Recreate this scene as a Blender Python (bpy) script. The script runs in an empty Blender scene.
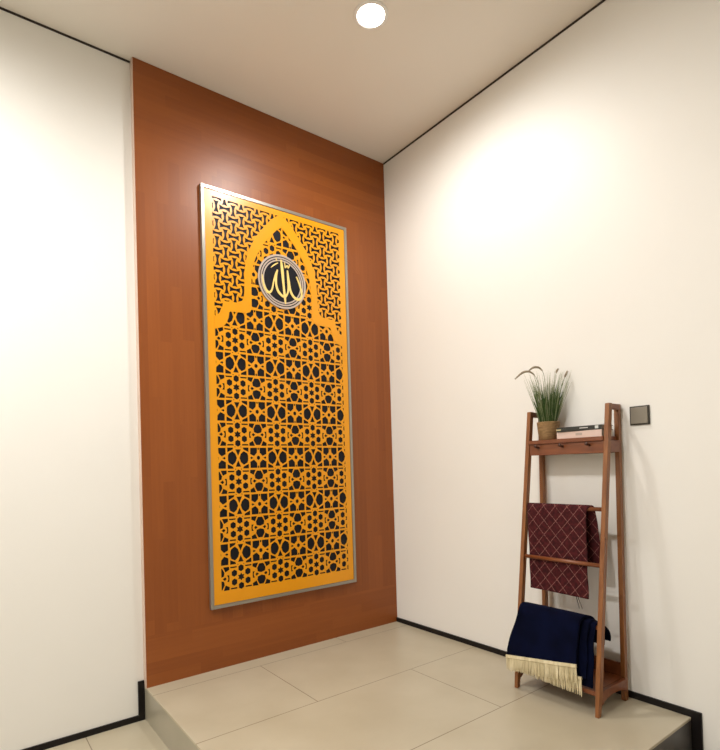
import bpy, bmesh, math, random
from mathutils import Vector, Matrix

# ------------------------------------------------------------------ camera, light, exposure
scene = bpy.context.scene
COL = scene.collection
S = 1.2
cam_loc = Vector((-2.06168775, -2.37790505, 0.922317390)) * S
yaw, pitch, roll = 0.652456103, 0.0159305386, -0.0294954280
fwd = Vector((math.sin(yaw)*math.cos(pitch), math.cos(yaw)*math.cos(pitch), math.sin(pitch)))
rt = Vector((math.cos(yaw), -math.sin(yaw), 0)); up = rt.cross(fwd)
r2 = math.cos(roll)*rt + math.sin(roll)*up
u2 = -math.sin(roll)*rt + math.cos(roll)*up
cd = bpy.data.cameras.new('camera')
cd.sensor_fit = 'HORIZONTAL'; cd.sensor_width = 36
cd.lens = 525.21*36/720
cd.shift_x = 0.0; cd.shift_y = (458.85-375)/720
cd.clip_start = .05
cam = bpy.data.objects.new('camera', cd); COL.objects.link(cam)
M = Matrix((r2, u2, -fwd)).transposed().to_4x4(); M.translation = cam_loc
cam.matrix_world = M
scene.camera = cam

w = bpy.data.worlds.new('world'); scene.world = w; w.use_nodes = True
w.node_tree.nodes['Background'].inputs[0].default_value = (1, .93, .82, 1)
w.node_tree.nodes['Background'].inputs[1].default_value = .25

vs = scene.view_settings
vs.view_transform = 'Standard'; vs.look = 'None'; vs.gamma = 1.0
vs.use_curve_mapping = False; vs.exposure = 0.58

H = 3.30          # ceiling above the platform
STEP = -0.1715    # lower floor
W = 1.722; D = 1.897
WY = 0.045        # white wall plane behind the wood panel
LAMP_COLOR = (1.0, .97, .93)
LAMPS = [((-.854, -.925), 32), ((-2.85, -.95), 40), ((-3.1, -1.87), 78), ((-4.7, -1.0), 45)]  # third one is an added, unseen fill lamp that raises the ambient light
for (lx, ly), e in LAMPS:
    ld = bpy.data.lights.new('downlight_beam', 'SPOT')
    ld.spot_size = math.radians(180); ld.spot_blend = .72; ld.shadow_soft_size = .06
    ld.energy = e*2.2; ld.color = LAMP_COLOR
    lo = bpy.data.objects.new('downlight_beam', ld); COL.objects.link(lo)
    lo.location = (lx, ly, H-.012)

# ------------------------------------------------------------------ materials
def new_mat(name, col, rough=.5, metal=0.0, spec=.5):
    m = bpy.data.materials.new(name); m.use_nodes = True
    b = m.node_tree.nodes['Principled BSDF']
    b.inputs['Base Color'].default_value = (*col, 1)
    b.inputs['Roughness'].default_value = rough
    b.inputs['Metallic'].default_value = metal
    b.inputs['Specular IOR Level'].default_value = spec
    return m
def nd(m, t, **k):
    n = m.node_tree.nodes.new(t)
    for a, v in k.items(): setattr(n, a, v)
    return n
def lk(m, a, b): m.node_tree.links.new(a, b)
def bsdf(m): return m.node_tree.nodes['Principled BSDF']
def ramp(m, stops):
    r = nd(m, 'ShaderNodeValToRGB')
    e = r.color_ramp.elements
    e[0].position, e[0].color = stops[0][0], (*stops[0][1], 1)
    e[1].position, e[1].color = stops[-1][0], (*stops[-1][1], 1)
    for p, c in stops[1:-1]:
        x = e.new(p); x.color = (*c, 1)
    return r
def noise_mat(name, stops, scale, rough=.5, vec_scale=(1,1,1), bump=0.0, detail=4, spec=.5, coord='Object', metal=0, bscale=None):
    m = new_mat(name, stops[0][1], rough, metal, spec)
    tc = nd(m, 'ShaderNodeTexCoord'); mp = nd(m, 'ShaderNodeMapping')
    mp.inputs['Scale'].default_value = vec_scale
    lk(m, tc.outputs[coord], mp.inputs['Vector'])
    n = nd(m, 'ShaderNodeTexNoise'); n.inputs['Scale'].default_value = scale; n.inputs['Detail'].default_value = detail
    lk(m, mp.outputs[0], n.inputs['Vector'])
    r = ramp(m, stops); lk(m, n.outputs['Fac'], r.inputs[0]); lk(m, r.outputs[0], bsdf(m).inputs['Base Color'])
    if bump:
        b = nd(m, 'ShaderNodeBump'); b.inputs['Strength'].default_value = bump; b.inputs['Distance'].default_value = .01
        src = n
        if bscale:
            src = nd(m, 'ShaderNodeTexNoise'); src.inputs['Scale'].default_value = bscale
            lk(m, tc.outputs[coord], src.inputs['Vector'])
        lk(m, src.outputs['Fac'], b.inputs['Height']); lk(m, b.outputs[0], bsdf(m).inputs['Normal'])
    return m

m_wall = noise_mat('wall_paint', [(.3, (.82,.805,.765)), (.7, (.845,.83,.79))], 1.3, .55, bump=.02, bscale=90)
m_ceil = noise_mat('ceiling_paint', [(.3, (.80,.755,.685)), (.7, (.83,.785,.715))], .9, .8)
m_black = new_mat('black_trim', (.008,.006,.006), .4, spec=.25)
m_gap = new_mat('dark_gap', (.02,.012,.008), .6)

# veneer: staves, vertical beside the artwork and horizontal above and below it
m_veneer = new_mat('veneer', (.3,.1,.03), .40, spec=.45)
def math_(m, op, a, b=None):
    n = nd(m, 'ShaderNodeMath', operation=op)
    for k, v in ((0, a), (1, b)):
        if v is None: continue
        if isinstance(v, (int, float)): n.inputs[k].default_value = v
        else: lk(m, v, n.inputs[k])
    return n.outputs[0]
V_ = m_veneer
tc = nd(V_, 'ShaderNodeTexCoord'); sp = nd(V_, 'ShaderNodeSeparateXYZ'); lk(V_, tc.outputs['Object'], sp.inputs[0])
px_, pz_ = sp.outputs[0], sp.outputs[2]
horiz = math_(V_, 'MAXIMUM', math_(V_, 'GREATER_THAN', pz_, 2.80), math_(V_, 'LESS_THAN', pz_, .265))
def mixf(f, a, b):
    n = nd(V_, 'ShaderNodeMix', data_type='FLOAT'); lk(V_, f, n.inputs[0]); lk(V_, a, n.inputs[2]); lk(V_, b, n.inputs[3]); return n.outputs[0]
across = mixf(horiz, px_, pz_); along = mixf(horiz, pz_, px_)
row = math_(V_, 'FLOOR', math_(V_, 'DIVIDE', across, .062))
wn = nd(V_, 'ShaderNodeTexWhiteNoise', noise_dimensions='1D'); lk(V_, row, wn.inputs['W'])
seg_ = math_(V_, 'FLOOR', math_(V_, 'ADD', math_(V_, 'DIVIDE', along, .75), math_(V_, 'MULTIPLY', wn.outputs['Value'], 5.0)))
cb = nd(V_, 'ShaderNodeCombineXYZ'); lk(V_, row, cb.inputs[0]); lk(V_, seg_, cb.inputs[1])
wn2 = nd(V_, 'ShaderNodeTexWhiteNoise', noise_dimensions='2D'); lk(V_, cb.outputs[0], wn2.inputs['Vector'])
cg = nd(V_, 'ShaderNodeCombineXYZ'); lk(V_, math_(V_, 'MULTIPLY', across, 60.0), cg.inputs[0]); lk(V_, math_(V_, 'MULTIPLY', along, 2.2), cg.inputs[1])
lk(V_, math_(V_, 'MULTIPLY', wn2.outputs['Value'], 40.0), cg.inputs[2])
n1 = nd(V_, 'ShaderNodeTexNoise'); n1.inputs['Scale'].default_value = 1.0; n1.inputs['Detail'].default_value = 5; lk(V_, cg.outputs[0], n1.inputs['Vector'])
val = math_(V_, 'ADD', math_(V_, 'MULTIPLY', n1.outputs['Fac'], .6), math_(V_, 'MULTIPLY', wn2.outputs['Value'], .4))
rp = ramp(V_, [(.25, (.235,.060,.0085)), (.5, (.260,.069,.0105)), (.78, (.290,.080,.0135))])
lk(V_, val, rp.inputs[0]); lk(V_, rp.outputs[0], bsdf(V_).inputs['Base Color'])

def tile_mat(name, ox, oy, T=.6, g=.0022):
    m = new_mat(name, (.55,.48,.38), .32)
    tc = nd(m, 'ShaderNodeTexCoord'); sp = nd(m, 'ShaderNodeSeparateXYZ'); lk(m, tc.outputs['Object'], sp.inputs[0])
    outs = []
    def mth(op, a, b):
        q = nd(m, 'ShaderNodeMath', operation=op); lk(m, a, q.inputs[0]); q.inputs[1].default_value = b; return q.outputs[0]
    par = mth('PINGPONG', mth('FLOOR', mth('DIVIDE', mth('ADD', sp.outputs[1], oy + 60*T), T), 0), 1.0)
    shift = mth('ADD', mth('MULTIPLY', par, -T), T)
    for k, o, TT in ((0, ox, 2*T), (1, oy, T)):
        a = nd(m, 'ShaderNodeMath', operation='ADD'); a.inputs[1].default_value = o + 60*T
        lk(m, sp.outputs[k], a.inputs[0])
        if k == 0:
            a2 = nd(m, 'ShaderNodeMath', operation='ADD'); lk(m, a.outputs[0], a2.inputs[0]); lk(m, shift, a2.inputs[1]); a = a2
        b = nd(m, 'ShaderNodeMath', operation='PINGPONG'); b.inputs[1].default_value = TT/2
        lk(m, a.outputs[0], b.inputs[0])
        c = nd(m, 'ShaderNodeMath', operation='LESS_THAN'); c.inputs[1].default_value = g
        lk(m, b.outputs[0], c.inputs[0]); outs.append(c)
    mxx = nd(m, 'ShaderNodeMath', operation='MAXIMUM')
    lk(m, outs[0].outputs[0], mxx.inputs[0]); lk(m, outs[1].outputs[0], mxx.inputs[1])
    n = nd(m, 'ShaderNodeTexNoise'); n.inputs['Scale'].default_value = 3.5; n.inputs['Detail'].default_value = 6
    lk(m, tc.outputs['Object'], n.inputs['Vector'])
    r = ramp(m, [(.3, (.43,.375,.27)), (.7, (.485,.43,.32))]); lk(m, n.outputs['Fac'], r.inputs[0])
    mc = nd(m, 'ShaderNodeMix', data_type='RGBA')
    lk(m, mxx.outputs[0], mc.inputs[0]); lk(m, r.outputs[0], mc.inputs[6]); mc.inputs[7].default_value = (.19,.145,.095,1)
    lk(m, mc.outputs[2], bsdf(m).inputs['Base Color'])
    return m
m_tile = tile_mat('platform_tile', .534, .714)
m_tile2 = tile_mat('floor_tile', .2, .55)
m_riser = noise_mat('riser_tile', [(.3, (.33,.30,.225)), (.7, (.38,.345,.27))], 4, .35)

m_gold = noise_mat('gold_sheet', [(.35, (.78,.315,.002)), (.65, (.82,.335,.003))], 5, .30)
m_silver = new_mat('brushed_aluminium', (.36,.34,.30), .33, .75)
m_back = new_mat('dark_backing', (.008,.008,.013), .45, spec=.2)
m_cream = new_mat('pale_gold', (.90,.66,.22), .35)
m_ring = new_mat('ring_metal', (.60,.50,.44), .35, .6)

def wood_mat(name, c1, c2, rough=.4):
    return noise_mat(name, [(.3, c1), (.7, c2)], 9, rough, vec_scale=(6,6,.7), detail=5)
m_lad = wood_mat('teak_stain', (.185,.062,.016), (.29,.112,.032))
m_lad_h = noise_mat('teak_stain_board', [(.3, (.15,.042,.014)), (.7, (.22,.068,.022))], 9, .35, vec_scale=(6,.7,6), detail=5)

# ------------------------------------------------------------------ helpers
def link(name, me, mat, parent=None):
    o = bpy.data.objects.new(name, me); COL.objects.link(o)
    if mat: me.materials.append(mat)
    if parent: o.parent = parent; o.matrix_parent_inverse = Matrix()
    return o
def thing(name, label, cat, loc=(0,0,0), group=None):
    o = bpy.data.objects.new(name, None); COL.objects.link(o); o.location = loc
    o.empty_display_size = .1
    o['label'] = label; o['category'] = cat
    if group: o['group'] = group
    return o
def tag(o, label, cat, group=None):
    o['label'] = label; o['category'] = cat
    if group: o['group'] = group
def finish(name, bm, mat, parent=None, smooth=False, bevel=0, origin=None):
    """bm is in world coordinates; parent sits at a pure translation."""
    bmesh.ops.recalc_face_normals(bm, faces=bm.faces)
    off = parent_world(parent) if parent else (Vector(origin) if origin else Vector())
    loc = Vector(origin) - off if (origin and parent) else Vector()
    bmesh.ops.translate(bm, verts=bm.verts, vec=-(off+loc))
    me = bpy.data.meshes.new(name); bm.to_mesh(me); bm.free()
    if smooth:
        for p in me.polygons: p.use_smooth = True
    o = link(name, me, mat, parent)
    o.location = loc if parent else (origin or (0,0,0))
    if bevel:
        b = o.modifiers.new('bevel', 'BEVEL'); b.width = bevel; b.segments = 2; b.limit_method = 'ANGLE'
    return o
def parent_world(p):
    v = Vector()
    while p: v += Vector(p.location); p = p.parent
    return v
def box(bm, a, b):
    v = [bm.verts.new((x,y,z)) for x in (a[0],b[0]) for y in (a[1],b[1]) for z in (a[2],b[2])]
    for f in ((0,1,3,2),(4,6,7,5),(0,4,5,1),(2,3,7,6),(0,2,6,4),(1,5,7,3)): bm.faces.new([v[i] for i in f])
def prism(bm, pts, y0, y1, axis='y'):
    """extrude polygon pts (x,z) along y; axis 'x': pts (y,z) along x"""
    def P(p, t): return (p[0], t, p[1]) if axis == 'y' else (t, p[0], p[1])
    A = [bm.verts.new(P(p, y0)) for p in pts]; B = [bm.verts.new(P(p, y1)) for p in pts]
    n = len(pts)
    bm.faces.new(A); bm.faces.new(B[::-1])
    for i in range(n): bm.faces.new((A[i], B[i], B[(i+1)%n], A[(i+1)%n]))
def bar(bm, a, b, wy, wx, wyb=None, wxb=None):
    """bar between two points, horizontal rectangular sections (legs)"""
    wyb = wyb or wy; wxb = wxb or wx
    A = [bm.verts.new((a[0]+sx*wx/2, a[1]+sy*wy/2, a[2])) for sx, sy in ((-1,-1),(1,-1),(1,1),(-1,1))]
    B = [bm.verts.new((b[0]+sx*wxb/2, b[1]+sy*wyb/2, b[2])) for sx, sy in ((-1,-1),(1,-1),(1,1),(-1,1))]
    bm.faces.new(A[::-1]); bm.faces.new(B)
    for i in range(4): bm.faces.new((A[i], A[(i+1)%4], B[(i+1)%4], B[i]))
def tube(bm, pts, rads, seg=8, cap=True):
    rings = []
    pts = [Vector(p) for p in pts]
    for i, p in enumerate(pts):
        t = (pts[min(i+1, len(pts)-1)] - pts[max(i-1, 0)]).normalized()
        a = t.orthogonal().normalized() if i == 0 else (a - t*a.dot(t)).normalized()
        b = t.cross(a); r = rads[i] if hasattr(rads, '__len__') else rads
        rings.append([bm.verts.new(p + (a*math.cos(k*2*math.pi/seg) + b*math.sin(k*2*math.pi/seg))*r) for k in range(seg)])
    for i in range(len(rings)-1):
        for k in range(seg): bm.faces.new((rings[i][k], rings[i][(k+1)%seg], rings[i+1][(k+1)%seg], rings[i+1][k]))
    if cap: bm.faces.new(rings[0][::-1]); bm.faces.new(rings[-1])
def lathe(bm, prof, c, seg=40):
    rings = [[bm.verts.new((c[0]+r*math.cos(k*2*math.pi/seg), c[1]+r*math.sin(k*2*math.pi/seg), c[2]+z)) for k in range(seg)] for r, z in prof]
    for i in range(len(rings)-1):
        for k in range(seg): bm.faces.new((rings[i][k], rings[i][(k+1)%seg], rings[i+1][(k+1)%seg], rings[i+1][k]))
    bm.faces.new(rings[0][::-1]); bm.faces.new(rings[-1])
def struct(name, boxes, mat, bevel=0):
    bm = bmesh.new()
    for a, b in boxes: box(bm, a, b)
    o = finish(name, bm, mat, bevel=bevel); o['kind'] = 'structure'
    return o

# ------------------------------------------------------------------ the room
XL, YF = -5.6, -5.2
struct('wall_back', [((XL, WY, STEP), (-W, WY+.15, H)), ((-W, WY, STEP), (.15, WY+.15, H))], m_wall)
struct('wall_right', [((0, YF, STEP), (.15, WY, H))], m_wall)
struct('wall_left', [((XL-.15, YF-.15, STEP), (XL, WY+.15, H))], m_wall)
struct('wall_front', [((XL, YF-.15, STEP), (.15, YF, H))], m_wall)
struct('ceiling', [((XL-.15, YF-.15, H), (.15, WY+.15, H+.12))], m_ceil)
struct('floor', [((XL-.15, YF-.15, STEP-.1), (.15, WY+.15, STEP))], m_tile2)
bm = bmesh.new(); box(bm, (-W, -D, -.012), (0, WY, 0))
pl = finish('floor_platform', bm, m_tile, bevel=.002); pl['kind'] = 'structure'
struct('floor_riser', [((-W+.002, -D+.006, STEP), (0, WY, -.012))], m_riser)
struct('floor_riser', [((-W+.003, -D+.002, STEP), (0, -D+.006, -.012))], noise_mat('front_riser_dark', [(.3, (.065,.060,.058)), (.7, (.085,.079,.076))], 5, .4))  # front face of the step coloured darker than the side riser
BH, BT = .029, .009
struct('baseboard_back', [((XL, WY-BT, STEP), (-W, WY, STEP+BH)), ((-W-.031, WY-BT-.001, STEP), (-W, WY, .030))], m_black)
struct('baseboard_right', [((-BT, -D, 0), (0, 0, BH)), ((-BT-.001, -D-.04, STEP), (0, -D, BH)), ((-BT, YF, STEP), (0, -D-.04, STEP+BH))], m_black)
struct('baseboard_left', [((XL, YF, STEP), (XL+BT, WY-BT, STEP+BH))], m_black)
struct('trim_1', [((XL, WY-.004, H-.010), (-W, WY, H))], m_gap)
struct('trim_2', [((-.004, YF, H-.010), (0, -.002, H))], m_gap)

# wood panel
wp = thing('wood_wall_panel', 'tall glossy reddish-brown wood veneer panel covering the wall in the corner', 'wall panel', (0, 0, 0))
bm = bmesh.new(); box(bm, (-W+.002, 0, .0), (-.001, WY, H-.002)); vb = finish('veneer_board', bm, m_veneer, wp)
bm = bmesh.new(); box(bm, (-W, 0.0005, .0), (-W+.002, WY, H-.002))
finish('edge_band', bm, noise_mat('edge_pale', [(.3, (.62,.47,.38)), (.7, (.66,.5,.41))], 6, .5), wp)  # left edge of the panel coloured paler than the veneer

# ------------------------------------------------------------------ wall art
AX0, AX1, AZ0, AZ1 = -1.377, -.370, .341, 2.727
CX = -.872
art = thing('lattice_wall_art', 'tall gold lattice wall panel with pointed arch and round calligraphy medallion on the wood', 'wall art', ((AX0+AX1)/2, 0, AZ0))
bm = bmesh.new()
fw = .019
for a, b in (((AX0, -.024, AZ0), (AX0+fw, 0, AZ1)), ((AX1-fw, -.024, AZ0), (AX1, 0, AZ1)),
             ((AX0+fw, -.024, AZ0), (AX1-fw, 0, AZ0+fw)), ((AX0+fw, -.024, AZ1-fw), (AX1-fw, 0, AZ1))): box(bm, a, b)
finish('frame', bm, m_silver, art, bevel=.0015)
bm = bmesh.new(); box(bm, (AX0+fw, -.0145, AZ0+fw), (AX1-fw, -.001, AZ1-fw)); finish('backing_board', bm, m_back, art)

HX0, HX1, HZ0, HZ1 = -1.312, -.431, .428, 2.672
outer = [(0,2.680),(.03,2.664),(.068,2.633),(.10,2.596),(.135,2.552),(.168,2.508),(.195,2.462),(.22,2.41),(.238,2.355),(.248,2.30),(.253,2.24),(.256,2.15),(.262,2.115),(.275,2.095),(.30,2.085),(.388,2.080),(.392,2.05),(.403,2.02),(.42,2.00),(.45,1.983)]
inner = [(0,2.600),(.025,2.583),(.058,2.548),(.09,2.512),(.125,2.468),(.155,2.42),(.18,2.37),(.197,2.315),(.206,2.26),(.210,2.20),(.211,2.062),(.222,2.042),(.245,2.032),(.352,2.027),(.357,1.99),(.372,1.955),(.395,1.93),(.45,1.913)]
def mirror(h): return [(CX-a, b) for a, b in h[::-1]] + [(CX+a, b) for a, b in h[1:]]
OUT, INN = mirror(outer), mirror(inner)
poly_in = INN + [(CX+.45, 0), (CX-.45, 0)]
poly_out = OUT + [(CX+.45, 0), (CX-.45, 0)]
def inside(p, P):
    c = False; n = len(P); j = n-1
    for i in range(n):
        if (P[i][1] > p[1]) != (P[j][1] > p[1]) and p[0] < (P[j][0]-P[i][0])*(p[1]-P[i][1])/(P[j][1]-P[i][1])+P[i][0]: c = not c
        j = i
    return c
def clip(P):
    for ax, lim, sg in ((0, HX0, 1), (0, HX1, -1), (1, HZ0, 1), (1, HZ1, -1)):
        Q = []
        for i in range(len(P)):
            a, b = P[i-1], P[i]
            ia, ib = sg*(a[ax]-lim) >= 0, sg*(b[ax]-lim) >= 0
            if ia != ib:
                t = (lim-a[ax])/(b[ax]-a[ax]); Q.append((a[0]+t*(b[0]-a[0]), a[1]+t*(b[1]-a[1])))
            if ib: Q.append(b)
        P = Q
        if len(P) < 3: return []
    R = []
    for q in P:
        if not R or math.hypot(q[0]-R[-1][0], q[1]-R[-1][1]) > 1e-4: R.append(q)
    if len(R) > 2 and math.hypot(R[0][0]-R[-1][0], R[0][1]-R[-1][1]) < 1e-4: R.pop()
    if len(R) < 3: return []
    A = sum(R[i-1][0]*R[i][1]-R[i][0]*R[i-1][1] for i in range(len(R)))/2
    return R if abs(A) > 1.2e-5 else []
def ngon(cx, cz, rx, rz, n, a0):
    return [(cx+rx*math.cos(a0+2*math.pi*k/n), cz+rz*math.sin(a0+2*math.pi*k/n)) for k in range(n)]
def grow(P, c, k): return [(c[0]+(q[0]-c[0])*k, c[1]+(q[1]-c[1])*k) for q in P]
def starpoly(cx, cz, r1, r2, n, a0):
    return [(cx+(r1 if k % 2 == 0 else r2)*math.cos(a0+math.pi*k/n), cz+(r1 if k % 2 == 0 else r2)*math.sin(a0+math.pi*k/n)) for k in range(2*n)]
PX, PZ = .2560, .2728
hb = PZ/2
cell = []
cell.append(starpoly(0, 0, .0215, .0125, 6, math.pi/2))
for k in range(6):
    a = math.pi/2 + k*math.pi/3
    cell.append(ngon(.0505*math.cos(a)*.95, .0505*math.sin(a), .0172, .0187, 6, a))
for sx in (-1, 1):
    cell.append([(sx*.0840, -.0145), (sx*.0790, -.004), (sx*.0790, .004), (sx*.0840, .0145), (sx*.0735, .015), (sx*.0725, .004), (sx*.0725, -.004), (sx*.0735, -.015)])
    for sz in (-1, 1):
        cell.append([(sx*.031, sz*.0565), (sx*.060, sz*.0565), (sx*.062, sz*.063), (sx*.029, sz*.063)])
        cell.append([(sx*.0145, sz*.0705), (sx*.0215, sz*.0705), (sx*.018, sz*.0765)])
        # small corner triangles inside the tall-cell band
        cell.append([(sx*.062, hb-sz*.0585), (sx*.033, hb-sz*.0585), (sx*.036, hb-sz*.050), (sx*.062, hb-sz*.0375)])
    # tall hexagons
    cell.append([(sx*.0350, hb+.0365), (sx*.0185, hb+.022), (sx*.0105, hb), (sx*.0185, hb-.022), (sx*.0350, hb-.0365), (sx*.0560, hb-.0245), (sx*.0605, hb-.012), (sx*.0605, hb+.012), (sx*.0560, hb+.0245)])
for sz in (-1, 1):
    cell.append([(-.0135, hb+sz*.0475), (.0135, hb+sz*.0475), (0, hb+sz*.0175)])
mc_ = []
for sz in (-1, 1):
    mc_.append([(-.0215, sz*.016), (-.0255, sz*.034), (-.0125, sz*.058), (.0125, sz*.058), (.0255, sz*.034), (.0215, sz*.016), (0, sz*.0095)])
    mc_.append([(-.0025, hb+sz*.0585), (.0025, hb+sz*.0585), (.0045, hb+sz*.052), (0, hb+sz*.046), (-.0045, hb+sz*.052)])
    for sx in (-1, 1):
        mc_.append([(sx*.0245, sz*.0635), (sx*.0525, sz*.0635), (sx*.0535, sz*.050), (sx*.0345, sz*.040)])
        mc_.append([(sx*.0095, hb+sz*.0570), (sx*.0500, hb+sz*.0570), (sx*.0510, hb+sz*.0240), (sx*.0280, hb+sz*.0125), (sx*.0110, hb+sz*.0300)])
for sx in (-1, 1):
    mc_.append([(sx*.0185, 0), (sx*.0300, .0085), (sx*.0375, 0), (sx*.0300, -.0085)])
    mc_.append([(sx*.034, hb), (sx*.046, hb+.006), (sx*.051, hb), (sx*.046, hb-.006)])
mc_.append(ngon(0, hb, .0095, .0105, 6, math.pi/2))
holes = []; kinds = []
def area(P): return sum(P[i-1][0]*P[i][1]-P[i][0]*P[i-1][1] for i in range(len(P)))/2
X0, Z0 = -1.192, .4985
MC, MR = (-.873, 2.263), .166
for i in range(-1, 5):
    for j in range(-1, 9):
        for pats, ox in ((cell, 0), (mc_, PX/2)):
            for P in pats:
                Q = [(X0+i*PX+ox+p[0], Z0+j*PZ+p[1]) for p in P]
                c = (sum(q[0] for q in Q)/len(Q), sum(q[1] for q in Q)/len(Q))
                if not any(inside(q, poly_in) for q in Q): continue
                if math.hypot(c[0]-MC[0], c[1]-MC[1]) < MR-.035: continue
                Q = clip(grow(Q, c, 1.10 if abs(area(Q)) > 8e-4 else 1.28))
                if Q: holes.append(Q); kinds.append(0)
def bone(cx, cz, vert):
    L, e, wst = .0345, .0165, .0064
    h = [(-e, L), (-e*.45, L*.93), (0, L*.90), (e*.45, L*.93), (e, L), (e*.62, L*.55), (wst, L*.2), (wst, -L*.2), (e*.62, -L*.55), (e, -L),
         (e*.45, -L*.93), (0, -L*.90), (-e*.45, -L*.93), (-e, -L), (-e*.62, -L*.55), (-wst, -L*.2), (-wst, L*.2), (-e*.62, L*.55)]
    return [(cx+a, cz+b) if vert else (cx+b, cz+a) for a, b in h]
BP = .05125
for i in range(-2, 20):
    for j in range(-14, 4):
        c = (-1.2875+i*BP, 2.6200+j*BP)
        Q = bone(c[0], c[1], (i+j) % 2 == 0)
        if all(inside(q, poly_out) for q in Q): continue
        Q = clip(Q)
        if Q: holes.append(Q); kinds.append(1)
from mathutils.geometry import delaunay_2d_cdt
g = .0015
VV = [Vector(q) for q in ((AX0+fw+g, AZ0+fw+g), (AX1-fw-g, AZ0+fw+g), (AX1-fw-g, AZ1-fw-g), (AX0+fw+g, AZ1-fw-g))]
EE = [(0, 1), (1, 2), (2, 3), (3, 0)]; FF = []
for Q in holes:
    if area(Q) < 0: Q = Q[::-1]
    b0 = len(VV); VV += [Vector(q) for q in Q]; FF.append(list(range(b0, b0+len(Q))))
for P in (OUT, INN):
    b0 = len(VV); VV += [Vector((max(HX0, min(HX1, q[0])), q[1])) for q in P]; EE += [(b0+k, b0+k+1) for k in range(len(P)-1)]
ov, oe, of, _, _, ofo = delaunay_2d_cdt(VV, EE, FF, 0, 1e-6, True)
bm = bmesh.new()
bv = [bm.verts.new((v.x, -.0195, v.y)) for v in ov]
for f, o in zip(of, ofo):
    c = (sum(ov[k].x for k in f)/len(f), sum(ov[k].y for k in f)/len(f))
    cut = any((kinds[h] == 0 and inside(c, poly_in)) or (kinds[h] == 1 and not inside(c, poly_out)) for h in o)
    if not cut: bm.faces.new([bv[k] for k in f])
for v in [v for v in bm.verts if not v.link_faces]: bm.verts.remove(v)
r = bmesh.ops.extrude_face_region(bm, geom=list(bm.faces))
for e in r['geom']:
    if isinstance(e, bmesh.types.BMVert): e.co.y = -.0175
lat = finish('lattice_sheet', bm, m_gold, art)
# arch band standing slightly proud
bm = bmesh.new()
HL = [(max(HX0-.004, min(HX1+.004, x)), z) for x, z in OUT]; IL = [(max(HX0-.004, min(HX1+.004, x)), z) for x, z in INN]
def resample(P, n):
    d = [0]
    for i in range(1, len(P)): d.append(d[-1]+math.hypot(P[i][0]-P[i-1][0], P[i][1]-P[i-1][1]))
    R = []; k = 0
    for s in range(n+1):
        t = d[-1]*s/n
        while k < len(d)-2 and d[k+1] < t: k += 1
        f = (t-d[k])/max(1e-9, d[k+1]-d[k]); R.append((P[k][0]+f*(P[k+1][0]-P[k][0]), P[k][1]+f*(P[k+1][1]-P[k][1])))
    return R
N = 120
A_, B_ = resample(HL, N), resample(IL, N)
rows = []
for (a, b) in zip(A_, B_):
    rows.append([bm.verts.new((a[0], -.0215, a[1])), bm.verts.new((b[0], -.0215, b[1])), bm.verts.new((b[0], -.018, b[1])), bm.verts.new((a[0], -.018, a[1]))])
for i in range(N):
    for k in range(4): bm.faces.new((rows[i][k], rows[i][(k+1) % 4], rows[i+1][(k+1) % 4], rows[i+1][k]))
bm.faces.new(rows[0]); bm.faces.new(rows[-1][::-1])
finish('arch_band', bm, m_gold, art)

# medallion
med_c = Vector((MC[0], -.0265, MC[1]))
def disc(bm, r0, r1, y0, y1, seg=72):
    V = []
    for k in range(seg):
        a = 2*math.pi*k/seg; c, s = math.cos(a), math.sin(a)
        V.append([bm.verts.new((MC[0]+r*c, y, MC[1]+r*s)) for r, y in ((r1, y0), (r1, y1), (r0, y1), (r0, y0))])
    for k in range(seg):
        for q in range(4): bm.faces.new((V[k][q], V[k][(q+1) % 4], V[(k+1) % seg][(q+1) % 4], V[(k+1) % seg][q]))
bm = bmesh.new(); bmesh.ops.create_circle(bm, cap_ends=True, radius=MR, segments=72)
for v in bm.verts: v.co = Vector((MC[0]+v.co.x, 0, MC[1]+v.co.y))
fs = list(bm.faces); r = bmesh.ops.extrude_face_region(bm, geom=fs)
for v in bm.verts: v.co.y = -.018
for e in r['geom']:
    if isinstance(e, bmesh.types.BMVert): e.co.y = -.0235
md = finish('medallion', bm, m_back, art); md['label'] = 'round black disc behind the calligraphy'
for r0, r1, y in ((.1550, .1665, -.0262), (.1405, .1490, -.0262), (.1265, .1345, -.0262)):
    bm = bmesh.new(); disc(bm, r0, r1, -.023, y); finish('ring', bm, m_ring, md)
def catmull(P, n=10):
    if len(P) < 3: return P
    Q = [P[0]] + list(P) + [P[-1]]; R = []
    for i in range(1, len(Q)-2):
        for k in range(n):
            t = k/n; R.append(tuple(.5*((2*Q[i][d]) + (-Q[i-1][d]+Q[i+1][d])*t + (2*Q[i-1][d]-5*Q[i][d]+4*Q[i+1][d]-Q[i+2][d])*t*t + (-Q[i-1][d]+3*Q[i][d]-3*Q[i+1][d]+Q[i+2][d])*t**3) for d in range(len(P[0]))))
    R.append(tuple(P[-1])); return R
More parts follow.
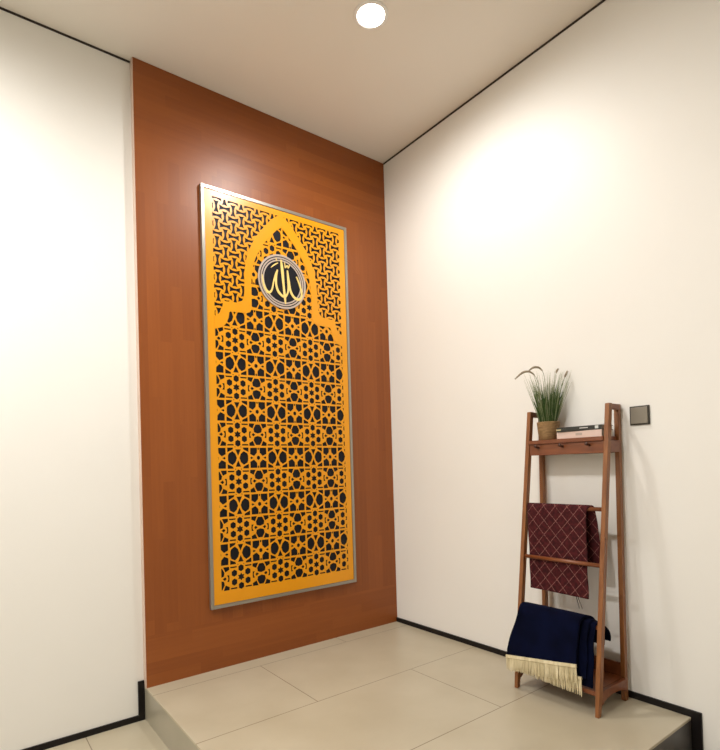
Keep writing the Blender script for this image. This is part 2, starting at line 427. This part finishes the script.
def stroke(bm, P, y0, y1):
    """P: (zoomed x, zoomed y, width in mm)"""
    Q = [((x-293)/245*.1655+MC[0], -((y-385)-(x-293)*.10)/285*.1655+MC[1], w_/1000) for x, y, w_ in P]
    Q = catmull(Q); rows = []
    for i, q in enumerate(Q):
        a, b = Q[max(0, i-1)], Q[min(len(Q)-1, i+1)]
        dx, dz = b[0]-a[0], b[1]-a[1]; l = math.hypot(dx, dz) or 1
        nx, nz = -dz/l*q[2]/2, dx/l*q[2]/2
        rows.append([bm.verts.new((q[0]+nx, y0, q[1]+nz)), bm.verts.new((q[0]-nx, y0, q[1]-nz)), bm.verts.new((q[0]-nx, y1, q[1]-nz)), bm.verts.new((q[0]+nx, y1, q[1]+nz))])
    for i in range(len(rows)-1):
        for k in range(4): bm.faces.new((rows[i][k], rows[i][(k+1) % 4], rows[i+1][(k+1) % 4], rows[i+1][k]))
    bm.faces.new(rows[0]); bm.faces.new(rows[-1][::-1])
bm = bmesh.new()
stroke(bm, [(283,150,9), (290,230,18), (297,330,17), (303,430,14), (312,540,15), (318,620,8)], -.023, -.0270)
stroke(bm, [(88,330,5), (98,420,10), (122,485,14), (152,512,16), (182,480,10), (200,400,9), (222,320,10), (240,272,8)], -.023, -.0272)
stroke(bm, [(243,262,9), (228,340,12), (226,420,13), (245,490,15), (285,535,15), (318,545,14)], -.023, -.0274)
stroke(bm, [(318,545,12), (343,500,10), (352,440,11), (350,350,12), (346,258,9)], -.023, -.0276)
stroke(bm, [(346,258,8), (358,370,13), (372,470,14), (405,535,15), (450,560,16), (486,535,13), (490,470,12), (470,390,11), (440,312,8)], -.023, -.0278)
stroke(bm, [(178,248,4), (212,215,8), (250,190,5)], -.023, -.0280)
stroke(bm, [(228,140,5), (240,172,7)], -.023, -.0280)
stroke(bm, [(318,175,5), (326,228,8), (344,205,6), (356,228,8), (372,190,5)], -.023, -.0282)
finish('calligraphy', bm, m_cream, md)

# ------------------------------------------------------------------ ceiling downlights
m_lens = new_mat('lamp_lens', (1,1,1), .4)
bsdf(m_lens).inputs['Emission Color'].default_value = (1, .95, .86, 1); bsdf(m_lens).inputs['Emission Strength'].default_value = 14
m_white = new_mat('white_enamel', (.85,.83,.80), .4)
lamp_labels = ['bright round recessed downlight in the ceiling over the platform',
               'round recessed downlight in the ceiling left of the wood panel', 'added fill downlight nearest the viewer, out of view', 'round recessed downlight at the left end of the ceiling row']
for n_, ((lx, ly), e) in enumerate(LAMPS):
    t = thing('ceiling_downlight', lamp_labels[n_], 'ceiling light', (lx, ly, H))
    bm = bmesh.new()
    seg = 48; V = []
    for k in range(seg):
        a = 2*math.pi*k/seg
        V.append([bm.verts.new((lx+r*math.cos(a), ly+r*math.sin(a), z)) for r, z in ((.066, H-.004), (.072, H-.007), (.082, H-.004), (.084, H), (.066, H))])
    for k in range(seg):
        for q in range(5): bm.faces.new((V[k][q], V[k][(q+1) % 5], V[(k+1) % seg][(q+1) % 5], V[(k+1) % seg][q]))
    finish('trim_ring', bm, m_white, t, smooth=True)
    bm = bmesh.new(); lathe(bm, [(.066, -.003), (.066, 0)], (lx, ly, H), 48); finish('lens', bm, m_lens, t)

# ------------------------------------------------------------------ light switch
sw = thing('light_switch', 'square grey metallic wall switch beside the ladder shelf', 'switch', (0, -1.730, 1.306))
bm = bmesh.new(); box(bm, (-.008, -1.774, 1.262), (0, -1.687, 1.349)); finish('frame', bm, new_mat('switch_dark', (.035,.030,.022), .4, .3), sw, bevel=.002)
bm = bmesh.new(); box(bm, (-.0125, -1.768, 1.268), (-.008, -1.693, 1.343)); finish('rocker', bm, new_mat('switch_grey', (.23,.205,.165), .38, .5), sw, bevel=.0015)

# ------------------------------------------------------------------ ladder shelf
m_peg = new_mat('dark_peg', (.06,.018,.008), .45)
YL, YR = -1.232, -1.645
def fx(z): return -.302 + .1376*z      # front leg centre
def bx_(z): return -.050 + .022*z     # back leg centre
lad = thing('ladder_shelf', 'brown wooden A-frame ladder shelf with rails standing against the white wall', 'shelf', (-.17, (YL+YR)/2, 0))
for y in (YL, YR):
    bm = bmesh.new(); bar(bm, (fx(0), y, 0), (fx(.10), y, .10), .017, .022, .021, .028); bar(bm, (fx(.10), y, .10), (fx(1.366), y, 1.366), .021, .028)
    bmesh.ops.remove_doubles(bm, verts=bm.verts, dist=1e-5)
    finish('front_leg', bm, m_lad, lad, bevel=.002)
    yb = y if y == YL else y+.008
    bm = bmesh.new(); bar(bm, (bx_(0), yb, 0), (bx_(1.366), yb, 1.366), .021, .026); finish('rear_leg', bm, m_lad, lad, bevel=.002)
    bm = bmesh.new(); box(bm, (fx(1.35)+.012, y-.0095, 1.338), (bx_(1.35)-.012, y+.0095, 1.364)); finish('top_cap', bm, m_lad_h, lad, bevel=.0015)
    # side rails
    bm = bmesh.new(); box(bm, (fx(1.18)+.013, y-.009, 1.142), (bx_(1.18)-.014, y+.009, 1.196)); finish('side_rail', bm, m_lad_h, lad, bevel=.0015)
    bm = bmesh.new()
    x0, x1 = fx(.08)+.013, bx_(.08)-.014
    pts = [(x0, .104), (x1, .104)] + [(x1, .045)] + [(x1-(x1-x0)*t, .045+.026*math.sin(math.pi*min(1, max(0, t)))**.6) for t in [k/14 for k in range(1, 14)]] + [(x0, .045)]
    prism(bm, pts, y-.009, y+.009); finish('side_rail', bm, m_lad_h, lad, bevel=.001)
yi0, yi1 = YR+.0106, YL-.0106
bm = bmesh.new(); box(bm, (fx(1.2)-.022, yi0, 1.196), (-.012, yi1, 1.215)); finish('top_shelf', bm, m_lad_h, lad, bevel=.0015)
bm = bmesh.new(); box(bm, (fx(1.17)-.008, yi0, 1.140), (fx(1.17)+.008, yi1, 1.196)); finish('front_apron', bm, m_lad_h, lad, bevel=.0015)
bm = bmesh.new(); box(bm, (-.034, yi0, 1.140), (-.022, yi1, 1.196)); finish('rear_rail', bm, m_lad_h, lad, bevel=.0015)
for y in (-1.297, -1.430, -1.566):
    bm = bmesh.new(); x = fx(1.17)-.008
    tube(bm, [(x+.003, y, 1.177), (x-.020, y, 1.181), (x-.030, y, 1.186), (x-.033, y, 1.187)], [.0055, .0055, .0085, .006], 12)
    finish('peg', bm, m_peg, lad, smooth=True)
for z in (.885, .637, .370):
    bm = bmesh.new(); tube(bm, [(fx(z), yi0, z), (fx(z), yi1, z)], .0095, 16); finish('rung', bm, m_lad_h, lad, smooth=True)
bm = bmesh.new(); box(bm, (fx(.09)-.010, yi0, .086), (-.036, yi1, .104)); finish('bottom_shelf', bm, m_lad_h, lad, bevel=.0015)
bm = bmesh.new(); box(bm, (-.052, yi0, .104), (-.040, yi1, .165)); finish('back_rail', bm, m_lad_h, lad, bevel=.0015)

# ------------------------------------------------------------------ textiles
def drape(name, prof, mat, parent, nu=26, nv=8, thick=.008, wob=.003, seed=0, origin=None, low=None):
    """prof: (x, z, yLeft, yRight) control points along the cloth"""
    rnd = random.Random(seed); ph = [rnd.uniform(0, 6.28) for _ in range(6)]
    P = catmull(prof, nv)
    bm = bmesh.new(); uvl = bm.loops.layers.uv.new('UVMap')
    L = [0]
    for i in range(1, len(P)): L.append(L[-1]+math.hypot(P[i][0]-P[i-1][0], P[i][1]-P[i-1][1]))
    V = []; UV = {}
    for i, (x, z, y0, y1, *q) in enumerate(P):
        row = []
        for k in range(nu+1):
            u = k/nu; y = y0+(y1-y0)*u
            dxx = wob*(math.sin(u*7+ph[0]+L[i]*5)+.6*math.sin(u*15+ph[1]-L[i]*9))
            zz = z + (q[0]*(u-.5) if q else 0)
            v = bm.verts.new((x+dxx, y+.0015*math.sin(L[i]*40+ph[2]), zz)); UV[v] = (y, L[i]); row.append(v)
        V.append(row)
    for i in range(len(V)-1):
        for k in range(nu):
            f = bm.faces.new((V[i][k], V[i][k+1], V[i+1][k+1], V[i+1][k]))
            for lp in f.loops: lp[uvl].uv = UV[lp.vert]
    o = finish(name, bm, mat, parent, smooth=True, origin=origin)
    s = o.modifiers.new('thick', 'SOLIDIFY'); s.thickness = thick; s.offset = 0
    b = o.modifiers.new('bev', 'BEVEL'); b.width = thick*.35; b.segments = 2; b.limit_method = 'ANGLE'; b.angle_limit = math.radians(60)
    return o

# burgundy mat
m_mat = new_mat('burgundy_cloth', (.12,.012,.018), .85, spec=.25)
tc = nd(m_mat, 'ShaderNodeTexCoord'); sp = nd(m_mat, 'ShaderNodeSeparateXYZ'); lk(m_mat, tc.outputs['UV'], sp.inputs[0])
ls = []
for s in (1, -1):
    a = nd(m_mat, 'ShaderNodeMath', operation='MULTIPLY'); a.inputs[1].default_value = 1/.062; lk(m_mat, sp.outputs[0], a.inputs[0])
    b = nd(m_mat, 'ShaderNodeMath', operation='MULTIPLY'); b.inputs[1].default_value = s/.070; lk(m_mat, sp.outputs[1], b.inputs[0])
    c = nd(m_mat, 'ShaderNodeMath', operation='ADD'); lk(m_mat, a.outputs[0], c.inputs[0]); lk(m_mat, b.outputs[0], c.inputs[1])
    c2 = nd(m_mat, 'ShaderNodeMath', operation='ADD'); c2.inputs[1].default_value = 100.2; lk(m_mat, c.outputs[0], c2.inputs[0])
    d = nd(m_mat, 'ShaderNodeMath', operation='PINGPONG'); d.inputs[1].default_value = .5; lk(m_mat, c2.outputs[0], d.inputs[0])
    e = nd(m_mat, 'ShaderNodeMath', operation='LESS_THAN'); e.inputs[1].default_value = .030; lk(m_mat, d.outputs[0], e.inputs[0]); ls.append(e)
mxx = nd(m_mat, 'ShaderNodeMath', operation='MAXIMUM'); lk(m_mat, ls[0].outputs[0], mxx.inputs[0]); lk(m_mat, ls[1].outputs[0], mxx.inputs[1])
nz = nd(m_mat, 'ShaderNodeTexNoise'); nz.inputs['Scale'].default_value = 160; lk(m_mat, tc.outputs['Object'], nz.inputs['Vector'])
rz = ramp(m_mat, [(.38, (0.15,)*3), (.55, (.8,)*3)]); lk(m_mat, nz.outputs['Fac'], rz.inputs[0])
ml = nd(m_mat, 'ShaderNodeMath', operation='MULTIPLY'); lk(m_mat, mxx.outputs[0], ml.inputs[0]); lk(m_mat, rz.outputs[0], ml.inputs[1])
nb = nd(m_mat, 'ShaderNodeTexNoise'); nb.inputs['Scale'].default_value = 60; lk(m_mat, tc.outputs['Object'], nb.inputs['Vector'])
rb = ramp(m_mat, [(.35, (.030,.0035,.005)), (.65, (.070,.0075,.010))]); lk(m_mat, nb.outputs['Fac'], rb.inputs[0])
mm = nd(m_mat, 'ShaderNodeMix', data_type='RGBA'); lk(m_mat, ml.outputs[0], mm.inputs[0]); lk(m_mat, rb.outputs[0], mm.inputs[6]); mm.inputs[7].default_value = (.30,.13,.11,1)
lk(m_mat, mm.outputs[2], bsdf(m_mat).inputs['Base Color'])
fxb = fx(.885)
mat_o = drape('prayer_mat', [(-.125,.610,-1.280,-1.600),(-.134,.70,-1.280,-1.596),(-.146,.80,-1.278,-1.590),(-.158,.862,-1.266,-1.588),(-.167,.887,-1.256,-1.590),
     (fxb,.8990,-1.251,-1.588),(-.190,.893,-1.250,-1.578),(-.1945,.868,-1.250,-1.563),(-.1955,.78,-1.253,-1.561),(-.1965,.66,-1.256,-1.562),(-.199,.56,-1.258,-1.563),(-.203,.477,-1.260,-1.566,-.004)],
     m_mat, None, nu=24, thick=.007, wob=.0006, seed=3, origin=(fxb, -1.42, .9))
tag(mat_o, 'folded burgundy mat with pale diamond stitching hanging over the upper rung', 'mat')
m_cord = new_mat('dark_cord', (.03,.022,.02), .8)
bm = bmesh.new()
tube(bm, [(-.200,-1.500,.490), (-.197,-1.503,.465), (-.196,-1.510,.44), (-.197,-1.514,.422)], .0016, 6)
tube(bm, [(-.200,-1.508,.490), (-.196,-1.512,.465), (-.195,-1.522,.44), (-.196,-1.530,.422)], .0016, 6)
finish('hanging_cord', bm, m_cord, mat_o)

# navy rug
m_navy = new_mat('navy_velvet', (.004,.007,.030), .9, spec=.08)
bsdf(m_navy).inputs['Sheen Weight'].default_value = .05; bsdf(m_navy).inputs['Sheen Tint'].default_value = (.10,.14,.40,1)
tc = nd(m_navy, 'ShaderNodeTexCoord'); nz = nd(m_navy, 'ShaderNodeTexNoise'); nz.inputs['Scale'].default_value = 9; lk(m_navy, tc.outputs['Object'], nz.inputs['Vector'])
rz = ramp(m_navy, [(.35, (.0006,.0014,.009)), (.65, (.0013,.0030,.019))]); lk(m_navy, nz.outputs['Fac'], rz.inputs[0]); lk(m_navy, rz.outputs[0], bsdf(m_navy).inputs['Base Color'])
rug = drape('prayer_rug', [(-.150,.270,-1.262,-1.575),(-.150,.31,-1.260,-1.578),(-.162,.350,-1.256,-1.580),(-.195,.388,-1.254,-1.580),(-.235,.406,-1.2535,-1.580),
     (-.275,.406,-1.2545,-1.578),(-.299,.385,-1.258,-1.575),(-.311,.335,-1.246,-1.571),(-.321,.260,-1.222,-1.569),(-.330,.183,-1.201,-1.568,.055)],
     m_navy, None, nu=24, thick=.012, wob=.0015, seed=5, origin=(fx(.37), -1.43, .39))
tag(rug, 'navy blue velvet prayer rug with cream fringe draped over the lowest rung', 'rug')
for lx0, lz0, yr, zb, sd in ((.015, .003, -1.603, .150, 6), (.027, .0105, -1.627, .116, 7)):
    lay = drape('folded_layer', [(-.158+lx0*.6,.255+lz0*3,-1.262,yr),(-.158+lx0*.6,.31,-1.262,yr-.001),(-.170+lx0*.5,.350-lz0,-1.262,yr-.001),(-.200,.383-lz0,-1.262,yr-.001),
     (-.240,.398-lz0,-1.262,yr),(-.268+lx0*.3,.392-lz0,-1.262,yr+.001),(-.296+lx0,.362-lz0,-1.262,yr),(-.307+lx0*.9,.300,-1.256,yr),(-.314+lx0*.8,.21,-1.246,yr),(-.320+lx0*.8,zb,-1.230,yr+.002)],
     m_navy, rug, nu=24, thick=.0065, wob=.0005, seed=sd)
m_fr = noise_mat('cream_fringe', [(.3, (.58,.49,.28)), (.7, (.86,.77,.54))], 60, .85, vec_scale=(1,1,.15))
def fringe(name, p0, p1, ln0, ln1, band, seed, parent, n=95):
    """p0,p1: top left / right corners (x,y,z) ; hanging threads"""
    rnd = random.Random(seed); bm = bmesh.new()
    p0, p1 = Vector(p0), Vector(p1)
    m = 24
    for k in range(m):  # header band
        a = p0.lerp(p1, k/m); b = p0.lerp(p1, (k+1)/m)
        V = []
        for q in (a, b):
            V.append([bm.verts.new((q.x+dx, q.y, q.z+dz)) for dx, dz in ((-.0055, 0), (-.0055, -band), (.0035, -band), (.0035, 0))])
        for j in range(4): bm.faces.new((V[0][j], V[0][(j+1)%4], V[1][(j+1)%4], V[1][j]))
        if k == 0: bm.faces.new(V[0])
        if k == m-1: bm.faces.new(V[1][::-1])
    for k in range(n):
        t = (k+.5)/n; a = p0.lerp(p1, t); ln = ln0+(ln1-ln0)*t; ln *= rnd.uniform(.93, 1.05)
        pts = []; ox, oy = rnd.uniform(-.0035, .002), rnd.uniform(-.003, .003)
        for s in range(5):
            f = s/4; pts.append((a.x + ox*f + rnd.uniform(-.0008, .0008), a.y + oy*f - .0, a.z-band*.6-(ln-band*.6)*f))
        tube(bm, pts, [.0019, .0021, .0022, .0021, .0012], 5)
    o = finish(name, bm, m_fr, parent, smooth=False); o['label'] = 'cream fringe'
    return o
fringe('fringe', (-.3345,-1.198,.160), (-.3345,-1.571,.214), .078, .080, .014, 1, rug)
fringe('fringe', (-.3215,-1.216,.142), (-.3215,-1.586,.160), .050, .083, .012, 2, rug)

# ------------------------------------------------------------------ books
def book(name, c, sx, sy, h, rot, mc, mp_, label, extra=None):
    t = thing(name, label, 'book', c); t.rotation_euler = (0, 0, rot)
    def part(n, boxes, m, bev=0, par=t):
        bm = bmesh.new()
        for a, b in boxes: box(bm, a, b)
        me = bpy.data.meshes.new(n); bmesh.ops.recalc_face_normals(bm, faces=bm.faces); bm.to_mesh(me); bm.free()
        o = link(n, me, m, par)
        if bev: q = o.modifiers.new('b', 'BEVEL'); q.width = bev; q.segments = 2; q.limit_method = 'ANGLE'
        return o
    X, Y = sx/2, sy/2
    cov = part('cover', [((-X, -Y, 0), (X, Y, .0025)), ((-X, -Y, h-.0025), (X, Y, h)), ((-X, -Y, .0025), (-X+.003, Y, h-.0025))], mc, .0008)
    part('pages', [((-X+.003, -Y+.004, .0025), (X-.004, Y-.004, h-.0025))], mp_)
    if extra: extra(part, X, Y, h)
    return t
m_pages = noise_mat('paper_edges', [(.3, (.72,.66,.56)), (.7, (.80,.75,.66))], 12, .8, vec_scale=(1,1,30))
m_pink = new_mat('blush_cover', (.66,.50,.44), .5)
m_blk = new_mat('black_cover', (.018,.018,.013), .3)
def pink_marks(part, X, Y, h):
    part('spine_print', [((-X-.0004, -.018, h*.35), (-X, .014, h*.72))], new_mat('print_taupe', (.42,.33,.28), .6))
def black_marks(part, X, Y, h):
    part('spine_print', [((-X-.0004, -.045, h*.48), (-X, -.005, h*.68))], new_mat('print_grey', (.55,.55,.52), .5))
    part('spine_label', [((-X-.0004, -.094, h*.25), (-X, -.078, h*.88))], new_mat('label_silver', (.60,.62,.60), .4))
    part('spine_foil', [((-X-.0004, .088, h*.30), (-X, .112, h*.62))], new_mat('foil_gold', (.45,.40,.22), .4))
book('book', (-.099, -1.516, 1.2152), .112, .224, .032, math.radians(0.5), m_pink, m_pages, 'thick blush-coloured book lying flat at the bottom of the pair on the top shelf', pink_marks)
book('book', (-.099, -1.516, 1.2474), .116, .220, .022, math.radians(3.0), m_blk, m_pages, 'black book with pale spine marks lying on top of the blush book', black_marks)

# ------------------------------------------------------------------ potted grass
PC = Vector((-.090, -1.318, 1.2152))
pot = thing('potted_grass', 'ornamental grass with drooping seed plumes in a tan pot on the top shelf', 'plant', PC)
m_pot = noise_mat('woven_pot', [(.3, (.20,.115,.045)), (.7, (.34,.21,.09))], 40, .75, vec_scale=(1,1,3), bump=.4)
bm = bmesh.new(); lathe(bm, [(.0, 0), (.042, 0), (.046, .003), (.052, .05), (.0555, .088), (.0565, .091), (.0545, .093), (.052, .091), (.050, .078), (.0, .078)][1:-1], PC)
finish('pot', bm, m_pot, pot, smooth=True)
bm = bmesh.new(); lathe(bm, [(.0495, .070), (.0495, .080)], PC); finish('soil', bm, noise_mat('dark_soil', [(.3, (.015,.01,.006)), (.7, (.05,.035,.02))], 80, .95), pot)
m_gr = [noise_mat('grass_green', [(.3, (.022,.060,.009)), (.7, (.060,.125,.022))], 20, .55),
        noise_mat('grass_pale', [(.3, (.17,.22,.09)), (.7, (.30,.33,.17))], 20, .6)]
rnd = random.Random(11)
def blade(bm, base, top, bend, w_):
    base, top = Vector(base), Vector(top); d = top-base
    side = Vector((-.6, -.75, 0)).cross(d).normalized()
    side = (side + Vector((rnd.uniform(-.5, .5), rnd.uniform(-.5, .5), 0))).normalized()
    n = 6; prev = None
    for i in range(n+1):
        f = i/n; p = base + d*f + bend*(f*f - f)*1.0
        ww = w_*(1-f)**.6*.5 + .0002
        a, b, c = bm.verts.new(p-side*ww), bm.verts.new(p+Vector((.0004, .0004, 0))), bm.verts.new(p+side*ww)
        a2 = (a, b, c)
        if prev:
            bm.faces.new((prev[0], prev[1], b, a)); bm.faces.new((prev[1], prev[2], c, b))
        prev = a2
def wallclamp(v):
    v.x = min(v.x, -.012); return v
for mi, cnt in ((0, 230), (1, 110)):
    bm = bmesh.new()
    for _ in range(cnt):
        a = rnd.uniform(0, 6.283); r = .040*math.sqrt(rnd.random())
        base = PC + Vector((r*math.cos(a), r*math.sin(a), .078))
        hgt = rnd.uniform(.11, .21) if mi == 0 else rnd.uniform(.19, .275)
        spread = (.045 if mi == 0 else .090)*rnd.uniform(.2, 1.0)
        a2 = a + rnd.uniform(-.5, .5)
        top = base + Vector((spread*math.cos(a2), spread*math.sin(a2), hgt))
        top = wallclamp(top)
        blade(bm, base, top, Vector((0, 0, -.02)) + Vector((math.cos(a2), math.sin(a2), 0))*.03*rnd.random()*(0 if base.x > -.08 else 1), .0042 if mi == 0 else .0022)
    o = finish('grass_blades', bm, m_gr[mi], pot, smooth=True)
    sm = o.modifiers.new('t', 'SOLIDIFY'); sm.thickness = .0005
    if mi: o['label'] = 'thin pale grass stalks'
m_pl = noise_mat('plume_tan', [(.3, (.22,.17,.11)), (.7, (.42,.35,.25))], 60, .9)
m_st = new_mat('plume_stem', (.16,.17,.07), .7)
def plume(P, n0):
    Q = catmull([tuple(PC+Vector(p)) for p in P], 8)
    st = bmesh.new(); tube(st, Q, .0011, 6)
    so = finish('plume', st, m_st, pot, smooth=True)
    bm = bmesh.new(); k0 = int(len(Q)*n0); T = Q[k0:]
    rr = [.0012+.0042*math.sin(math.pi*min(1, (i+.6)/(len(T)-.2)))**.6 for i in range(len(T))]
    tube(bm, T, rr, 8)
    for i in range(len(T)-1):   # bristles
        a, b = Vector(T[i]), Vector(T[i+1]); t = (b-a).normalized()
        for _ in range(16):
            d = (Vector((rnd.gauss(0,1), rnd.gauss(0,1), rnd.gauss(0,1))).normalized()*.8 + t*.8).normalized()
            p = a.lerp(b, rnd.random()); tube(bm, [p, p+d*rnd.uniform(.005, .009)], [.0005, .0002], 3)
    finish('seed_head', bm, m_pl, so)
# horizontal image axis at the pot ~ direction (.79,-.61): left in the picture = (-.79,.61)
def im(l, z, d=0): return (-.7945*l+.607*d, .6065*l+.794*d, z)
plume([im(.005,.078), im(.030,.21), im(.048,.305), im(.078,.348), im(.118,.350), im(.160,.318)], .50)
plume([im(-.005,.078,-.01), im(.012,.22,-.01), im(.016,.325,-.01), im(.036,.366,-.01), im(.066,.372,-.01), im(.090,.358,-.01)], .50)
plume([im(-.020,.078), im(-.030,.22), im(-.040,.30), im(-.050,.345), im(-.058,.36)], .70)
plume([im(-.030,.078,-.02), im(-.055,.22,-.02), im(-.078,.30,-.02), im(-.098,.345,-.02)], .72)
